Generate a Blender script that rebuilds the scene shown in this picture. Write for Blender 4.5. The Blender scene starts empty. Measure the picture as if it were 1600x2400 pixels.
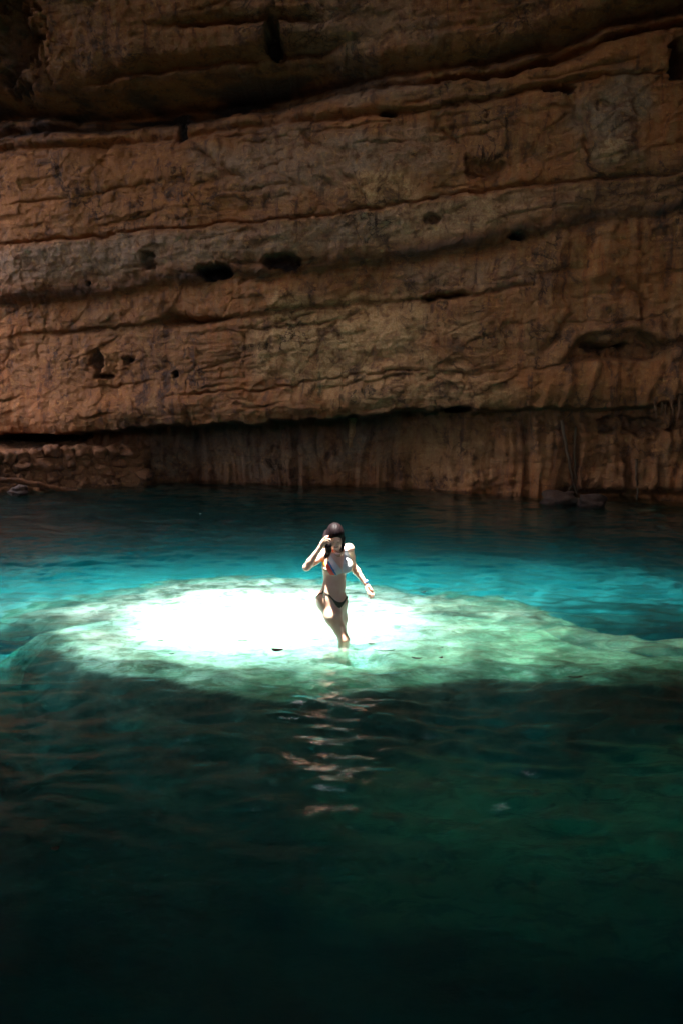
import bpy, bmesh, math, random
import numpy as np
from mathutils import Vector, Matrix
from mathutils.bvhtree import BVHTree

random.seed(7)
RNG = np.random.default_rng(7)
scene = bpy.context.scene
C = scene.collection
R = math.radians

# ------------------------------------------------------------------ camera
CAM_H = 2.8
PITCH = math.atan(358 / 2400)
cam_data = bpy.data.cameras.new("camera")
cam = bpy.data.objects.new("camera", cam_data)
C.objects.link(cam)
cam.location = (0, 0, CAM_H)
cam.rotation_euler = (math.pi / 2 - PITCH, 0, 0)
cam_data.sensor_fit = 'VERTICAL'
cam_data.sensor_height = 36
cam_data.lens = 36
cam_data.clip_end = 500
scene.camera = cam

# ------------------------------------------------------------------ sun, sky, exposure
SUN = Vector((-0.12, 0.0, 1.0)).normalized()          # towards the sun
world = bpy.data.worlds.new("World")
scene.world = world
world.use_nodes = True
wn = world.node_tree
sky = wn.nodes.new("ShaderNodeTexSky")
sky.sky_type = 'NISHITA'
sky.sun_disc = False
sky.sun_elevation = math.asin(SUN.z)
sky.sun_rotation = math.atan2(SUN.x, SUN.y)
sky.dust_density = 6.0
sky.ozone_density = 0.3
bg = wn.nodes["Background"]
bg.inputs[1].default_value = 0.13
wn.links.new(sky.outputs[0], bg.inputs[0])
sd = bpy.data.lights.new("sun", 'SUN')
sd.energy = 5.0
sd.angle = R(1.2)
sd.color = (1.0, 0.95, 0.88)
sun = bpy.data.objects.new("sun", sd)
C.objects.link(sun)
sun.location = (0, 0, 30)
sun.rotation_euler = SUN.to_track_quat('Z', 'Y').to_euler()
scene.view_settings.view_transform = 'Standard'
scene.view_settings.look = 'None'
scene.view_settings.gamma = 1
scene.view_settings.exposure = 3.88
scene.render.engine = 'CYCLES'
cy = scene.cycles
cy.use_denoising = True
cy.max_bounces = 14
cy.diffuse_bounces = 5
cy.glossy_bounces = 4
cy.transmission_bounces = 6
cy.transparent_max_bounces = 12
cy.volume_bounces = 10
cy.sample_clamp_indirect = 6.0
cy.caustics_reflective = False
cy.caustics_refractive = False

# ------------------------------------------------------------------ helpers
def ray(px, py):
    """direction through a point of the 1600 x 2400 picture"""
    xc, yc = (px - 800) / 2400, (1200 - py) / 2400
    s, c = math.sin(PITCH), math.cos(PITCH)
    return Vector((xc, c + yc * s, -s + yc * c))

def at(px, py, Y):
    d = ray(px, py)
    return Vector((0, 0, CAM_H)) + d * (Y / d.y)

def on_z(px, py, z=0.0):
    d = ray(px, py)
    return Vector((0, 0, CAM_H)) + d * ((z - CAM_H) / d.z)

def to_px(x, y, z):
    s, c = math.sin(PITCH), math.cos(PITCH)
    dz = z - CAM_H
    f = y * c - dz * s
    u = y * s + dz * c
    return 800 + 2400 * x / f, 1200 - 2400 * u / f

def tag(o, label=None, cat=None, group=None, kind=None):
    for k, v in (('label', label), ('category', cat), ('group', group), ('kind', kind)):
        if v:
            o[k] = v
    return o

def mesh_obj(name, verts, faces, mat, parent=None, smooth=True):
    me = bpy.data.meshes.new(name)
    me.from_pydata([tuple(v) for v in verts] if not isinstance(verts, np.ndarray) else verts.tolist(), [], faces if not isinstance(faces, np.ndarray) else faces.tolist())
    me.update()
    if smooth:
        me.polygons.foreach_set("use_smooth", [True] * len(me.polygons))
    o = bpy.data.objects.new(name, me)
    C.objects.link(o)
    if mat:
        me.materials.append(mat)
    if parent:
        o.parent = parent
    return o

def grid_faces(nu, nv):
    i, j = np.meshgrid(np.arange(nu - 1), np.arange(nv - 1), indexing='ij')
    a = (i * nv + j).ravel()
    return np.stack([a, a + nv, a + nv + 1, a + 1], 1)

def vattr(o, name, vals):
    a = o.data.attributes.new(name, 'FLOAT', 'POINT')
    a.data.foreach_set("value", np.asarray(vals, dtype=np.float32).ravel())

# gradient noise on numpy arrays
_P = np.random.default_rng(11).permutation(256)
_P = np.concatenate([_P, _P, _P])
_G = np.random.default_rng(12).normal(size=(256, 3))
_G /= np.linalg.norm(_G, axis=1)[:, None]

def pnoise(x, y, z):
    xi, yi, zi = np.floor(x).astype(int), np.floor(y).astype(int), np.floor(z).astype(int)
    xf, yf, zf = x - xi, y - yi, z - zi
    xi &= 255; yi &= 255; zi &= 255
    f = lambda t: t * t * t * (t * (t * 6 - 15) + 10)
    u, v, w = f(xf), f(yf), f(zf)
    out = 0
    for dx in (0, 1):
        for dy in (0, 1):
            for dz in (0, 1):
                g = _G[_P[_P[_P[xi + dx] + yi + dy] + zi + dz]]
                d = g[..., 0] * (xf - dx) + g[..., 1] * (yf - dy) + g[..., 2] * (zf - dz)
                out = out + d * (u if dx else 1 - u) * (v if dy else 1 - v) * (w if dz else 1 - w)
    return out * 1.6

def fbm(x, y, z, octv=5, lac=2.03, gain=0.5):
    s, a = 0, 1.0
    for k in range(octv):
        s = s + a * pnoise(x + 17.3 * k, y - 9.1 * k, z + 5.7 * k)
        x, y, z, a = x * lac, y * lac, z * lac, a * gain
    return s

def ridged(x, y, z, octv=4, gain=0.5):
    s, a = 0, 1.0
    for k in range(octv):
        s = s + a * (1 - 2 * np.abs(pnoise(x + 7.7 * k, y + 3.1 * k, z - 11 * k)))
        x, y, z, a = x * 2.05, y * 2.05, z * 2.05, a * gain
    return s

def sstep(a, b, t):
    t = np.clip((t - a) / (b - a), 0, 1)
    return t * t * (3 - 2 * t)

# ------------------------------------------------------------------ node helper
class NT:
    def __init__(s, name):
        s.m = bpy.data.materials.new(name)
        s.m.use_nodes = True
        s.t = s.m.node_tree
        s.t.nodes.clear()
        s.out = s.t.nodes.new("ShaderNodeOutputMaterial")
    def n(s, kind, **kw):
        nd = s.t.nodes.new("ShaderNode" + kind)
        for k, v in kw.items():
            if k.startswith('i_'):
                key = k[2:]
                key = int(key) if key.isdigit() else key.replace('_', ' ')
                s.set(nd.inputs[key], v)
            else:
                setattr(nd, k, v)
        return nd
    def set(s, sock, v):
        if isinstance(v, bpy.types.NodeSocket):
            s.t.links.new(v, sock)
        elif isinstance(v, (tuple, list)) and len(v) == 3 and sock.type == 'RGBA':
            sock.default_value = (*v, 1)
        else:
            sock.default_value = v
    def noise(s, vec, scale, detail=4, rough=0.55, dist=0.0):
        nd = s.n("TexNoise", i_Scale=scale, i_Detail=detail, i_Roughness=rough, i_Distortion=dist)
        s.set(nd.inputs['Vector'], vec)
        return nd.outputs[0]
    def ramp(s, fac, lo, hi, a=0.0, b=1.0):
        nd = s.n("MapRange", interpolation_type='SMOOTHSTEP')
        for k, v in zip(range(5), (fac, lo, hi, a, b)):
            s.set(nd.inputs[k], v)
        return nd.outputs[0]
    def mix(s, fac, a, b, mode='MIX'):
        nd = s.n("Mix", data_type='RGBA', blend_type=mode)
        s.set(nd.inputs[0], fac); s.set(nd.inputs[6], a); s.set(nd.inputs[7], b)
        return nd.outputs[2]
    def math(s, op, a, b=0.5, clamp=False):
        nd = s.n("Math", operation=op, use_clamp=clamp)
        s.set(nd.inputs[0], a); s.set(nd.inputs[1], b)
        return nd.outputs[0]
    def attr(s, name):
        return s.n("Attribute", attribute_name=name).outputs['Fac']
    def obj(s, scale=(1, 1, 1), rot=(0, 0, 0)):
        tc = s.n("TexCoord")
        mp = s.n("Mapping")
        s.set(mp.inputs[0], tc.outputs['Object'])
        mp.inputs['Scale'].default_value = scale
        mp.inputs['Rotation'].default_value = rot
        return mp.outputs[0]
    def bump(s, h, strength, dist, normal=None):
        nd = s.n("Bump", i_Strength=strength, i_Distance=dist, i_Height=h)
        if normal:
            s.set(nd.inputs['Normal'], normal)
        return nd.outputs[0]
    def principled(s, color, rough=0.8, normal=None, **kw):
        nd = s.n("BsdfPrincipled", i_Roughness=rough)
        s.set(nd.inputs['Base Color'], color)
        if normal:
            s.set(nd.inputs['Normal'], normal)
        for k, v in kw.items():
            s.set(nd.inputs[k.replace('_', ' ')], v)
        s.t.links.new(nd.outputs[0], s.out.inputs[0])
        return nd

# ------------------------------------------------------------------ rock materials
def rock_material():
    t = NT("limestone")
    v = t.obj()
    streak = t.noise(t.obj(scale=(3.2, 3.2, 0.45)), 1.6, 6, 0.65, 0.4)       # run-off streaks
    strata = t.noise(t.obj(scale=(0.5, 0.5, 5.0), rot=(0, R(5), 0)), 1.4, 6, 0.65, 0.5)
    big = t.noise(v, 0.55, 4, 0.5, 0.6)
    mid = t.noise(v, 2.4, 8, 0.68, 0.8)
    fine = t.noise(v, 11, 8, 0.7, 0.3)
    grain = t.noise(v, 46, 5, 0.7)
    brown, rust, tan = (0.30, 0.100, 0.027), (0.42, 0.118, 0.019), (0.62, 0.262, 0.076)
    grey, dark, pale = (0.27, 0.148, 0.082), (0.06, 0.020, 0.009), (0.90, 0.53, 0.25)
    c = t.mix(t.ramp(big, .38, .62), brown, rust)
    c = t.mix(t.ramp(streak, .42, .62, 0, .75), c, (0.42, 0.175, 0.058))
    c = t.mix(t.math('MULTIPLY', t.attr('rust'), t.ramp(streak, .3, .65, .35, 1)), c, (0.44, 0.14, 0.027))
    g = t.math('MULTIPLY', t.attr('grey'), t.ramp(mid, .33, .58, .25, 1))
    c = t.mix(g, c, t.mix(t.ramp(fine, .35, .7), grey, (0.50, 0.31, 0.18)))
    p = t.math('MULTIPLY', t.attr('pale'), t.ramp(mid, .36, .6, .2, 1))
    c = t.mix(p, c, t.mix(t.ramp(fine, .35, .65), tan, pale))
    c = t.mix(t.ramp(mid, .5, .3, 0, .75), c, dark)
    c = t.mix(t.ramp(strata, .44, .34, 0, .3), c, dark)
    c = t.mix(t.ramp(fine, .52, .66, 0, .65), c, tan)
    vein = t.math('ABSOLUTE', t.math('SUBTRACT', t.noise(v, 1.15, 8, .62, .5), .5))
    vein = t.math('ADD', vein, t.ramp(big, .42, .56, .0, .06))
    c = t.mix(t.ramp(vein, .014, .0, 0, .8), c, dark)
    c = t.mix(t.ramp(streak, .45, .33, 0, .65), c, dark)
    c = t.mix(t.ramp(grain, .6, .3, 0, .35), c, dark)
    c = t.mix(t.attr('shade_stain'), c, (0.028, 0.013, 0.010))  # painted shade of recesses, plus plain dark tone on other rock
    h = t.math('ADD', t.math('MULTIPLY', mid, .55), t.math('ADD', t.math('MULTIPLY', fine, .3), t.math('MULTIPLY', strata, .16)))
    h = t.math('ADD', h, t.math('MULTIPLY', grain, .09))
    h = t.math('SUBTRACT', h, t.ramp(vein, .016, .0, 0, .15))
    n = t.bump(h, 1.0, 0.20)
    t.principled(c, t.ramp(fine, .3, .7, .55, .9), n)
    return t.m

ROCK = rock_material()

# ------------------------------------------------------------------ far cave wall
def line(pts):
    xs, ys = zip(*pts)
    xs, ys = np.array(xs, float), np.array(ys, float)
    def f(U):
        y = np.interp(U, xs, ys)
        y = np.where(U < xs[0], ys[0] + (xs[0] - U) * 0.08, y)
        return np.where(U > xs[-1], ys[-1] - (U - xs[-1]) * 0.10, y)
    return f

LA1 = line([(0, 245), (200, 235), (400, 212), (600, 188), (800, 160), (1000, 142), (1150, 118), (1300, 82), (1450, 30), (1600, -10)])
LA2 = line([(0, 342), (200, 325), (400, 308), (520, 283), (700, 266), (880, 256), (1000, 250), (1150, 220), (1300, 190), (1450, 170), (1600, 160)])
LA3 = line([(0, 215), (150, 200), (250, 165), (330, 145), (500, 126), (640, 112), (760, 100), (900, 70), (1100, 20)])
LA4 = line([(0, 90), (420, 52), (600, 42), (800, 45), (1000, 20)])
LA5 = line([(0, 300), (200, 272), (400, 242), (620, 212), (800, 190), (1000, 183), (1200, 160), (1350, 110), (1500, 60), (1600, 40)])
LB = line([(0, 572), (200, 552), (470, 532), (700, 507), (850, 494), (1000, 466), (1200, 441), (1400, 421), (1600, 402)])
LC = line([(0, 706), (200, 692), (400, 668), (600, 642), (800, 622), (950, 603), (1100, 582), (1250, 552), (1400, 522), (1500, 506), (1600, 492)])
LD = line([(0, 785), (200, 771), (400, 757), (520, 750), (600, 738), (700, 721), (850, 709), (1000, 700), (1100, 690), (1300, 668), (1600, 640)])
LE = line([(0, 980), (420, 931), (520, 920), (680, 906), (705, 895), (850, 882), (1000, 872), (1200, 862), (1600, 850)])
LF = line([(0, 1022), (130, 1022), (230, 1006), (400, 1001), (550, 995), (700, 986), (850, 979), (960, 968), (1080, 960), (1200, 962), (1300, 954), (1400, 962), (1500, 950), (1600, 945)])

def wall_base(x, z):
    """depth of the far wall before relief"""
    Y = 21.7 - 0.235 * x - 0.006 * x * x
    Y = Y - 0.055 * np.maximum(np.abs(x + 0.5) - 8.5, 0) ** 2 * 1.5
    return Y - 0.012 * np.maximum(z - 1, 0) ** 2 - 0.03 * z

def wall_relief(x, z):
    Y = wall_base(x, z)
    U, V = to_px(x, Y, z)
    q = np.zeros_like(x)                                    # metres towards the viewer
    att = {k: np.zeros_like(x) for k in ('rust', 'grey', 'pale', 'shade_stain')}
    # wobble the lines
    wob = 6.5 * fbm(x * 0.40, z * 0.2, 0 * x + 3, 4, gain=.6) + 3.5 * fbm(x * 2.3, z * .8, 0 * x + 8, 3)
    # chipped, blocky edges
    def hsh(a, sd): 
        v_ = np.sin(a * 127.1 + sd * 311.7) * 43758.5453
        return v_ - np.floor(v_)
    row = np.floor(V / 34.)
    wob = wob + 7 * (hsh(np.floor(x * 2.1 + .6 * fbm(x, z, 0 * x, 2)), 1) - .5) + 5 * (hsh(np.floor(x * 5.7), 2) - .5)
    Vw = V + wob
    wid = 0.6 + 0.9 * np.clip(fbm(x * 0.7, z * 0.3, 0 * x + 21, 3) + .45, 0, 1.4)
    Vw = V + wob
    def groove(L, depth, w, u0=-9e9, u1=9e9, soft=60, side=1.0):
        nonlocal q
        d = Vw - L(U)
        m = sstep(u0 - soft, u0 + soft, U) * (1 - sstep(u1 - soft, u1 + soft, U))
        ww = w * wid
        q = q - depth * m * np.exp(-(np.abs(d) / ww) ** 1.35)
        return d, m
    def step(L, h, w, decay, u0=-9e9, u1=9e9, soft=80):
        """rock above the line stands h proud, falling back below and easing out over decay"""
        nonlocal q
        d = Vw - L(U)
        m = sstep(u0 - soft, u0 + soft, U) * (1 - sstep(u1 - soft, u1 + soft, U))
        q = q - h * m * sstep(-w * .3, w, d) * np.exp(-np.maximum(d, 0) / decay)
    # beds between the strata lines
    bed = Vw - (LC(U))
    lam_ = .12 + .8 * sstep(-.1, .5, fbm(x * .16, z * .35, 0 * x + 77, 3))
    q += 0.07 * lam_ * fbm(x * .12, bed / 38., 0 * x + 2, 3, gain=.6)
    q += 0.035 * lam_ * fbm(x * .45, bed / 13., 0 * x + 5, 3)
    # main relief
    q += 0.30 * fbm(x * .22, z * .28, 0 * x + 1, 3)
    q += 0.07 * fbm(x * .9, z * 1.3, 0 * x + 9, 5, gain=.55)
    q += 0.028 * ridged(x * 1.7, z * 2.2, 0 * x + 4, 4) * sstep(-.2, .5, fbm(x * .4, z * .5, 0 * x + 14, 3))
    # blocky broken zones
    blk = sstep(0.0, .35, fbm(x * .35, z * .45, 0 * x + 33, 3))
    cx = x * 1.9 + .25 * fbm(x * 2, z * 2, 0 * x, 2); cz = z * 4.2 - x * .35 + .25 * fbm(x * 2, z * 2, 0 * x + 6, 2)
    cell = np.sin(np.floor(cx) * 12.9898 + np.floor(cz) * 78.233) * 43758.5453
    cell = cell - np.floor(cell)
    q += 0.07 * blk * (cell - .5) * sstep(0, .15, np.minimum(cz % 1, 1 - cz % 1) * 2)
    # top dark bands
    mL = 1 - sstep(650, 1000, U)
    mR = sstep(950, 1250, U)
    groove(LA1, .40 + .75 * mL + .35 * mR, 16 + 16 * mL + 8 * mR)
    groove(LA5, .25 + .35 * mL + .35 * mR, 7 + 12 * mL + 5 * mR)
    groove(LA2, .30, 4 + 6 * mL)
    groove(LA3, .42, 8, 200, 800)
    groove(LA4, .35, 7, 400, 760)
    step(LA1, .35, 8, 120)
    step(LA3, .22, 6, 80, 250, 800)
    step(LA2, .12, 6, 90)
    att['shade_stain'] += .95 * np.exp(-((Vw - LA1(U) - 6) / (34 + 24 * mL)) ** 2) * (0.25 + .75 * mL + .3 * mR) * sstep(-.5, .3, fbm(x * .8, z * 4, 0 * x + 40, 4))  # crevice shadow of both top bands painted dark
    att['shade_stain'] += .5 * np.exp(-((Vw - LA5(U)) / (20)) ** 2) * mL * sstep(-.5, .3, fbm(x * .8, z * 4, 0 * x + 44, 4))
    # grey bed under B
    groove(LB, .20, 3.2)
    step(LB, -.07, 6, 40)
    gb = sstep(0, 25, Vw - LB(U)) * (1 - sstep(-60, -15, Vw - LC(U)))
    att['grey'] += gb * (.8 - .5 * sstep(1100, 1400, U))
    att['pale'] += .5 * gb * sstep(850, 1000, U) * (1 - sstep(1150, 1300, U))
    # undercut C
    step(LC, .30, 12, 95, -9e9, 1300)
    groove(LC, .16, 9)
    att['shade_stain'] += .75 * np.exp(-((Vw - LC(U) + 12) / 19) ** 2) * (.5 + .5 * sstep(-.3, .3, fbm(x * .8, z * 2, 0 * x + 50, 4)))  # darker band along the lip of C
    # D, E cracks
    groove(LD, .20, 3.5, 60, 1250)
    groove(LD, .55, 7.5, 385, 530, 20)
    groove(LD, .55, 8.5, 1000, 1095, 14)
    step(LD, .10, 6, 90, 0, 1200)
    groove(LE, .16, 2.6, 420, 1000)
    # faint broken partings following the dip
    for i_ in range(22):
        off_ = -720 + 66 * i_ + 44 * math.sin(i_ * 2.7)
        d_ = Vw - (LC(U) + off_ + 22 * np.sin(U / 240. + i_) + 10 * np.sin(U / 83. + 2 * i_))
        mk = sstep(.05, .35, fbm(x * .5, 0 * x + i_ * 3.7, 0 * x + 91, 3)) * (1 - .8 * sstep(-20, 20, V - LF(U)))
        q -= .10 * mk * np.exp(-(np.abs(d_) / 2.2) ** 1.3) + .035 * mk * sstep(-1, 4, d_) * np.exp(-np.maximum(d_, 0) / 24)
    # fractured texture: angular facets
    fx = x * 1.35 + .5 * fbm(x * .8, z * .8, 0 * x + 101, 3); fz = z * 2.1 - x * .22 + .5 * fbm(x * .8, z * .8, 0 * x + 107, 3)
    best = np.full(x.shape, 9.0); val = np.zeros_like(x); sec = np.full(x.shape, 9.0)
    ix, iz = np.floor(fx), np.floor(fz)
    for a_ in (-1, 0, 1):
        for b_ in (-1, 0, 1):
            cxx, czz = ix + a_, iz + b_
            h1, h2, h3 = hsh(cxx * 1.7 + czz * 9.3, 3), hsh(cxx * 5.1 + czz * 2.3, 4), hsh(cxx * 3.3 + czz * 7.7, 5)
            ox, oz = fx - (cxx + h1), fz - (czz + h2)
            dd = ox * ox + oz * oz
            nb_ = dd < best
            sec = np.where(nb_, best, np.minimum(sec, dd)); best = np.where(nb_, dd, best)
            val = np.where(nb_, (h3 - .5) * .04 + ox * (h1 - .5) * .10 + oz * (h2 - .5) * .10, val)
    fm = .25 + .75 * sstep(-.1, .35, fbm(x * .28, z * .4, 0 * x + 113, 3))
    q += fm * (val - .03 * (1 - sstep(0, .10, np.sqrt(sec) - np.sqrt(best))))
    # big overhang F
    rec = 1.25 - .85 * sstep(820, 1250, U)
    d = Vw - LF(U)
    q -= rec * sstep(-4, 12, d)
    q += 0.22 * np.exp(-((d + 42) / 45) ** 2)               # rounded lip
    att['shade_stain'] += .55 * sstep(-4, 6, d) * (1 - sstep(30, 110, d)) * (1 - .5 * sstep(820, 1200, U))  # shade beneath the overhang painted into the colour
    low = sstep(0, 15, d)
    # flowstone: upright flutes in the lower part and down the right side
    fl = np.maximum(low, .75 * sstep(1150, 1420, U) * sstep(420, 620, V) )
    wx = x + .35 * fbm(x * .5, z * .35, 0 * x + 60, 3)
    q += fl * (0.17 * fbm(wx * 1.8, z * .18, 0 * x + 61, 3) + 0.09 * ridged(wx * 2.2, z * .13, 0 * x + 62, 3))
    q += fl * 0.035 * fbm(wx * 9, z * .7, 0 * x + 63, 3)
    for ux, w_, dp, v0 in ((440, 9, .35, 960), (1240, 9, .3, 980), (1180, 14, .3, 1050), (1490, 7, .5, 1070), (1360, 10, .3, 1000), (930, 12, .25, 990), (690, 8, .25, 990), (1560, 8, .4, 1060)):
        q -= .5 * dp * np.exp(-((U + wob * .6 - ux) / w_) ** 2) * sstep(v0 - 10, v0 + 30, V)
        att['shade_stain'] += .25 * np.exp(-((U + wob * .6 - ux) / (w_ * 1.4)) ** 2) * sstep(v0, v0 + 40, V)  # colour also darker inside each flute
    # dark water-line notch at the right
    q -= .45 * np.exp(-((V - 1172) / 16) ** 2) * sstep(1290, 1330, U)
    # pockets
    def pocket(u, v, ru, rv, dp, shade_stain=.8, rag=.35, sharp=2.4):
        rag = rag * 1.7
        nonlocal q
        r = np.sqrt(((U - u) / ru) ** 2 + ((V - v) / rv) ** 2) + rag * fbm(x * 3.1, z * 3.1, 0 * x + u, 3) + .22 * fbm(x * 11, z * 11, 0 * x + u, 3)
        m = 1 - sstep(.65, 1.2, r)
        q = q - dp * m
        att['shade_stain'] += shade_stain * m  # shade inside the hollow painted dark
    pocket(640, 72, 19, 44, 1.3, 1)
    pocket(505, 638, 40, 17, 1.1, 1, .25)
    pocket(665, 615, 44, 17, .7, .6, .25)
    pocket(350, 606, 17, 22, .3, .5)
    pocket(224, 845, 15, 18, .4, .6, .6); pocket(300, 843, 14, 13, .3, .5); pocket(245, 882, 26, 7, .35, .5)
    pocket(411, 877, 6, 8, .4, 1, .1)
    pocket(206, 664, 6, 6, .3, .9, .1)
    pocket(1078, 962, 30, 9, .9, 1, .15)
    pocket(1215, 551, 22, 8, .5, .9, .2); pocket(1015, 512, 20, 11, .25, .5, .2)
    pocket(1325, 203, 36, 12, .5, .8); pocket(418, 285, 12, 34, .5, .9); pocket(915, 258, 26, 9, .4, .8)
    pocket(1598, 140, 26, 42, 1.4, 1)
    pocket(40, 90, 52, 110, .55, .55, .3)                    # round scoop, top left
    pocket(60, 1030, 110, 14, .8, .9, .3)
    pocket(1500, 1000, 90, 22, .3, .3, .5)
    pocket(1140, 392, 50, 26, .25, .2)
    # arch and cave-let at the right
    r = np.sqrt(((U - 1440) / 128) ** 2 + ((V - 840) / 80) ** 2) + .12 * fbm(x, z, 0 * x, 3)
    up = 1 - sstep(835, 850, V)
    q += .12 * np.exp(-((r - 1.0) / .16) ** 2) * up - .30 * (1 - sstep(.75, 1.0, r)) * up
    pocket(1418, 814, 40, 12, .5, .7, .5)
    q += .45 * np.exp(-(((U - 1432) / 34) ** 2 + ((V - 790) / 17) ** 2))
    lr = Vw - np.interp(U, [1480, 1540, 1600, 1800], [770, 812, 805, 780])
    q -= .3 * np.exp(-(lr / 12) ** 2) * sstep(1480, 1520, U)
    # diagonal cracks in the big smooth bed
    for (u0, v0, u1, v1, w_, dp) in ((450, 340, 580, 425, 7, .22), (690, 290, 760, 345, 4, .15), (640, 400, 720, 440, 6, .15), (620, 330, 660, 400, 4, .1),
                                     (1010, 270, 1085, 335, 4, .2), (790, 395, 870, 465, 4, .18), (1475, 660, 1520, 725, 5, .3), (1330, 220, 1400, 380, 8, .25), (740, 410, 800, 450, 6, .15), (85, 60, 100, 200, 6, .25), (1345, 740, 1275, 830, 6, .25)):
        L = math.hypot(u1 - u0, v1 - v0)
        tx, ty = (u1 - u0) / L, (v1 - v0) / L
        uu, vv = U - u0 + wob, V - v0 + wob * .7
        s_ = uu * tx + vv * ty
        d_ = -uu * ty + vv * tx + 13 * fbm(x * 2.2, z * 2.2, 0 * x + u0, 4)
        q -= .8 * dp * np.exp(-(np.abs(d_) / w_) ** 1.3) * sstep(-10, 25, s_) * (1 - sstep(L - 25, L + 10, s_))
    # raised plates
    def blob(key, u, v, ru, rv, a, z0):
        r = np.sqrt(((U - u) / ru) ** 2 + ((V - v) / rv) ** 2) + .5 * fbm(x * 1.1, z * 1.1, 0 * x + z0, 4)
        att[key] = att[key] + a * (1 - sstep(.55, 1.15, r))
    q += .10 * (1 - sstep(.8, 1.05, np.sqrt(((U - 1440) / 85) ** 2 + ((V - 285) / 120) ** 2) + .5 * fbm(x * 1.2, z * 1.2, 0 * x + 131, 4)))
    blob('grey', 1440, 280, 95, 120, 1.0, 1); blob('grey', 1440, 360, 60, 40, .8, 2)
    blob('pale', 1430, 355, 45, 40, .6, 3)
    blob('pale', 880, 440, 90, 48, .9, 4)
    blob('pale', 810, 790, 270, 105, .95, 5)
    blob('pale', 950, 915, 330, 50, .6, 6)
    blob('grey', 700, 380, 230, 100, .7, 7); blob('grey', 930, 350, 130, 70, .6, 17)
    blob('grey', 1100, 640, 180, 40, .5, 8)
    blob('grey', 850, 200, 300, 40, .7, 9); blob('grey', 850, 60, 250, 70, .5, 10)
    blob('rust', 230, 430, 330, 130, 1.0, 11)
    blob('rust', 1250, 150, 260, 70, .7, 12); blob('rust', 1350, 950, 420, 120, .55, 13)
    blob('rust', 200, 860, 260, 120, .5, 14); blob('rust', 450, 200, 260, 50, .7, 15)
    blob('grey', 560, 1070, 260, 75, .85, 16); blob('grey', 860, 1060, 90, 90, .5, 18)
    blob('pale', 1080, 1060, 160, 90, .35, 19)
    att['shade_stain'] += .35 * sstep(1085, 1150, V) * (1 - sstep(500, 1000, U))  # darker towards the waterline at the left
    # grain of the relief
    q += 0.022 * fbm(x * 5.5, z * 6.5, 0 * x + 70, 4, gain=.6)
    for k in att:
        att[k] = np.clip(att[k], 0, 1)
    return Y - q, att

def fine_axis(a, b, c, d, fine, coarse):
    return np.unique(np.round(np.concatenate([np.arange(a, b, coarse), np.arange(b, c, fine), np.arange(c, d + coarse, coarse)]), 4))

xs = fine_axis(-12.6, -8.3, 7.6, 12.6, 0.027, 0.12)
zs = fine_axis(-2.4, -0.4, 10.6, 15.6, 0.024, 0.12)
gx, gz = np.meshgrid(xs, zs, indexing='ij')
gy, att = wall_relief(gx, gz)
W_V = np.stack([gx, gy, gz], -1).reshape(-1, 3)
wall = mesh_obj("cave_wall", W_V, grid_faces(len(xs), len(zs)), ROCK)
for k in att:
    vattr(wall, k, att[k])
tag(wall, kind='structure')

# ------------------------------------------------------------------ rest of the cave: sides, roof with its opening, back with an added mouth
PATCH_C = Vector((-0.92, 11.28, 0))                # where the beam lands
ROOF_Z = 13.0
HOLE_C = PATCH_C + SUN * (ROOF_Z / SUN.z)

def rough_sheet(name, fn, nu, nv, keep=None, amp=.5, seed=0, shade_stain=.15):
    u, v = np.meshgrid(np.linspace(0, 1, nu), np.linspace(0, 1, nv), indexing='ij')
    P, N = fn(u, v)
    d = amp * fbm(P[..., 0] * .3, P[..., 1] * .3, P[..., 2] * .3 + seed, 5)
    P = P + N * d[..., None]
    F = grid_faces(nu, nv)
    Pf = P.reshape(-1, 3)
    if keep is not None:
        cen = Pf[F].mean(1)
        F = F[keep(cen)]
    o = mesh_obj(name, Pf, F, ROCK)
    n_ = len(Pf)
    for k, a in (('rust', .3), ('grey', .4), ('pale', .1), ('shade_stain', shade_stain)):
        vattr(o, k, np.full(n_, a))
    tag(o, kind='structure')
    return o

def vec(a, b, c):
    a, b, c = np.broadcast_arrays(a, b, c)
    return np.stack([a, b, c], -1).astype(float)

rough_sheet("cave_wall_left_side", lambda u, v: (vec(-11.5 + 0 * u, -10 + 29 * u, -2.4 + 17 * v), vec(1, 0, 0)), 120, 80, seed=5)
rough_sheet("cave_wall_right_side", lambda u, v: (vec(11.0 + 0 * u, -10 + 28 * u, -2.4 + 17 * v), vec(-1, 0, 0)), 120, 80, seed=9)
HRX, HRY = 6.0, 4.8
HOLE_O = HOLE_C + Vector((-.2, 1.7, 0))
def roof_keep(c):
    r = np.sqrt(((c[:, 0] - HOLE_O.x) / HRX) ** 2 + ((c[:, 1] - HOLE_O.y) / HRY) ** 2)
    r = r + .16 * fbm(c[:, 0] * .9, c[:, 1] * .9, c[:, 2] * 0, 3)
    return r > 1
rough_sheet("cave_roof", lambda u, v: (vec(-12.6 + 25.2 * u, -10.5 + 34 * v, ROOF_Z + 1.2 - 1.2 * np.clip(np.abs(u - .5) * 2, 0, 1) ** 2 - 3.2 * np.exp(-((-10.5 + 34 * v - 3.0) / 3.2) ** 2)), vec(0, 0, -1)), 420, 560, roof_keep, amp=.4, seed=2, shade_stain=.9)  # roof dip added to shade the wall top, dark tone to dim reflections
# unseen collar added round the clear gap to keep sky glints off the water
rough_sheet("sky_glint_blocker", lambda u, v: (vec(HOLE_C.x + 1.75 * np.cos(u * 6.2832) + SUN.x * (.9 + 3.6 * v), HOLE_C.y + 1.5 * np.sin(u * 6.2832) + SUN.y * (.9 + 3.6 * v), ROOF_Z + .9 + 3.6 * v), vec(np.cos(u * 6.2832), np.sin(u * 6.2832), 0 * u)), 90, 30, amp=.12, seed=22, shade_stain=.6)
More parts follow.
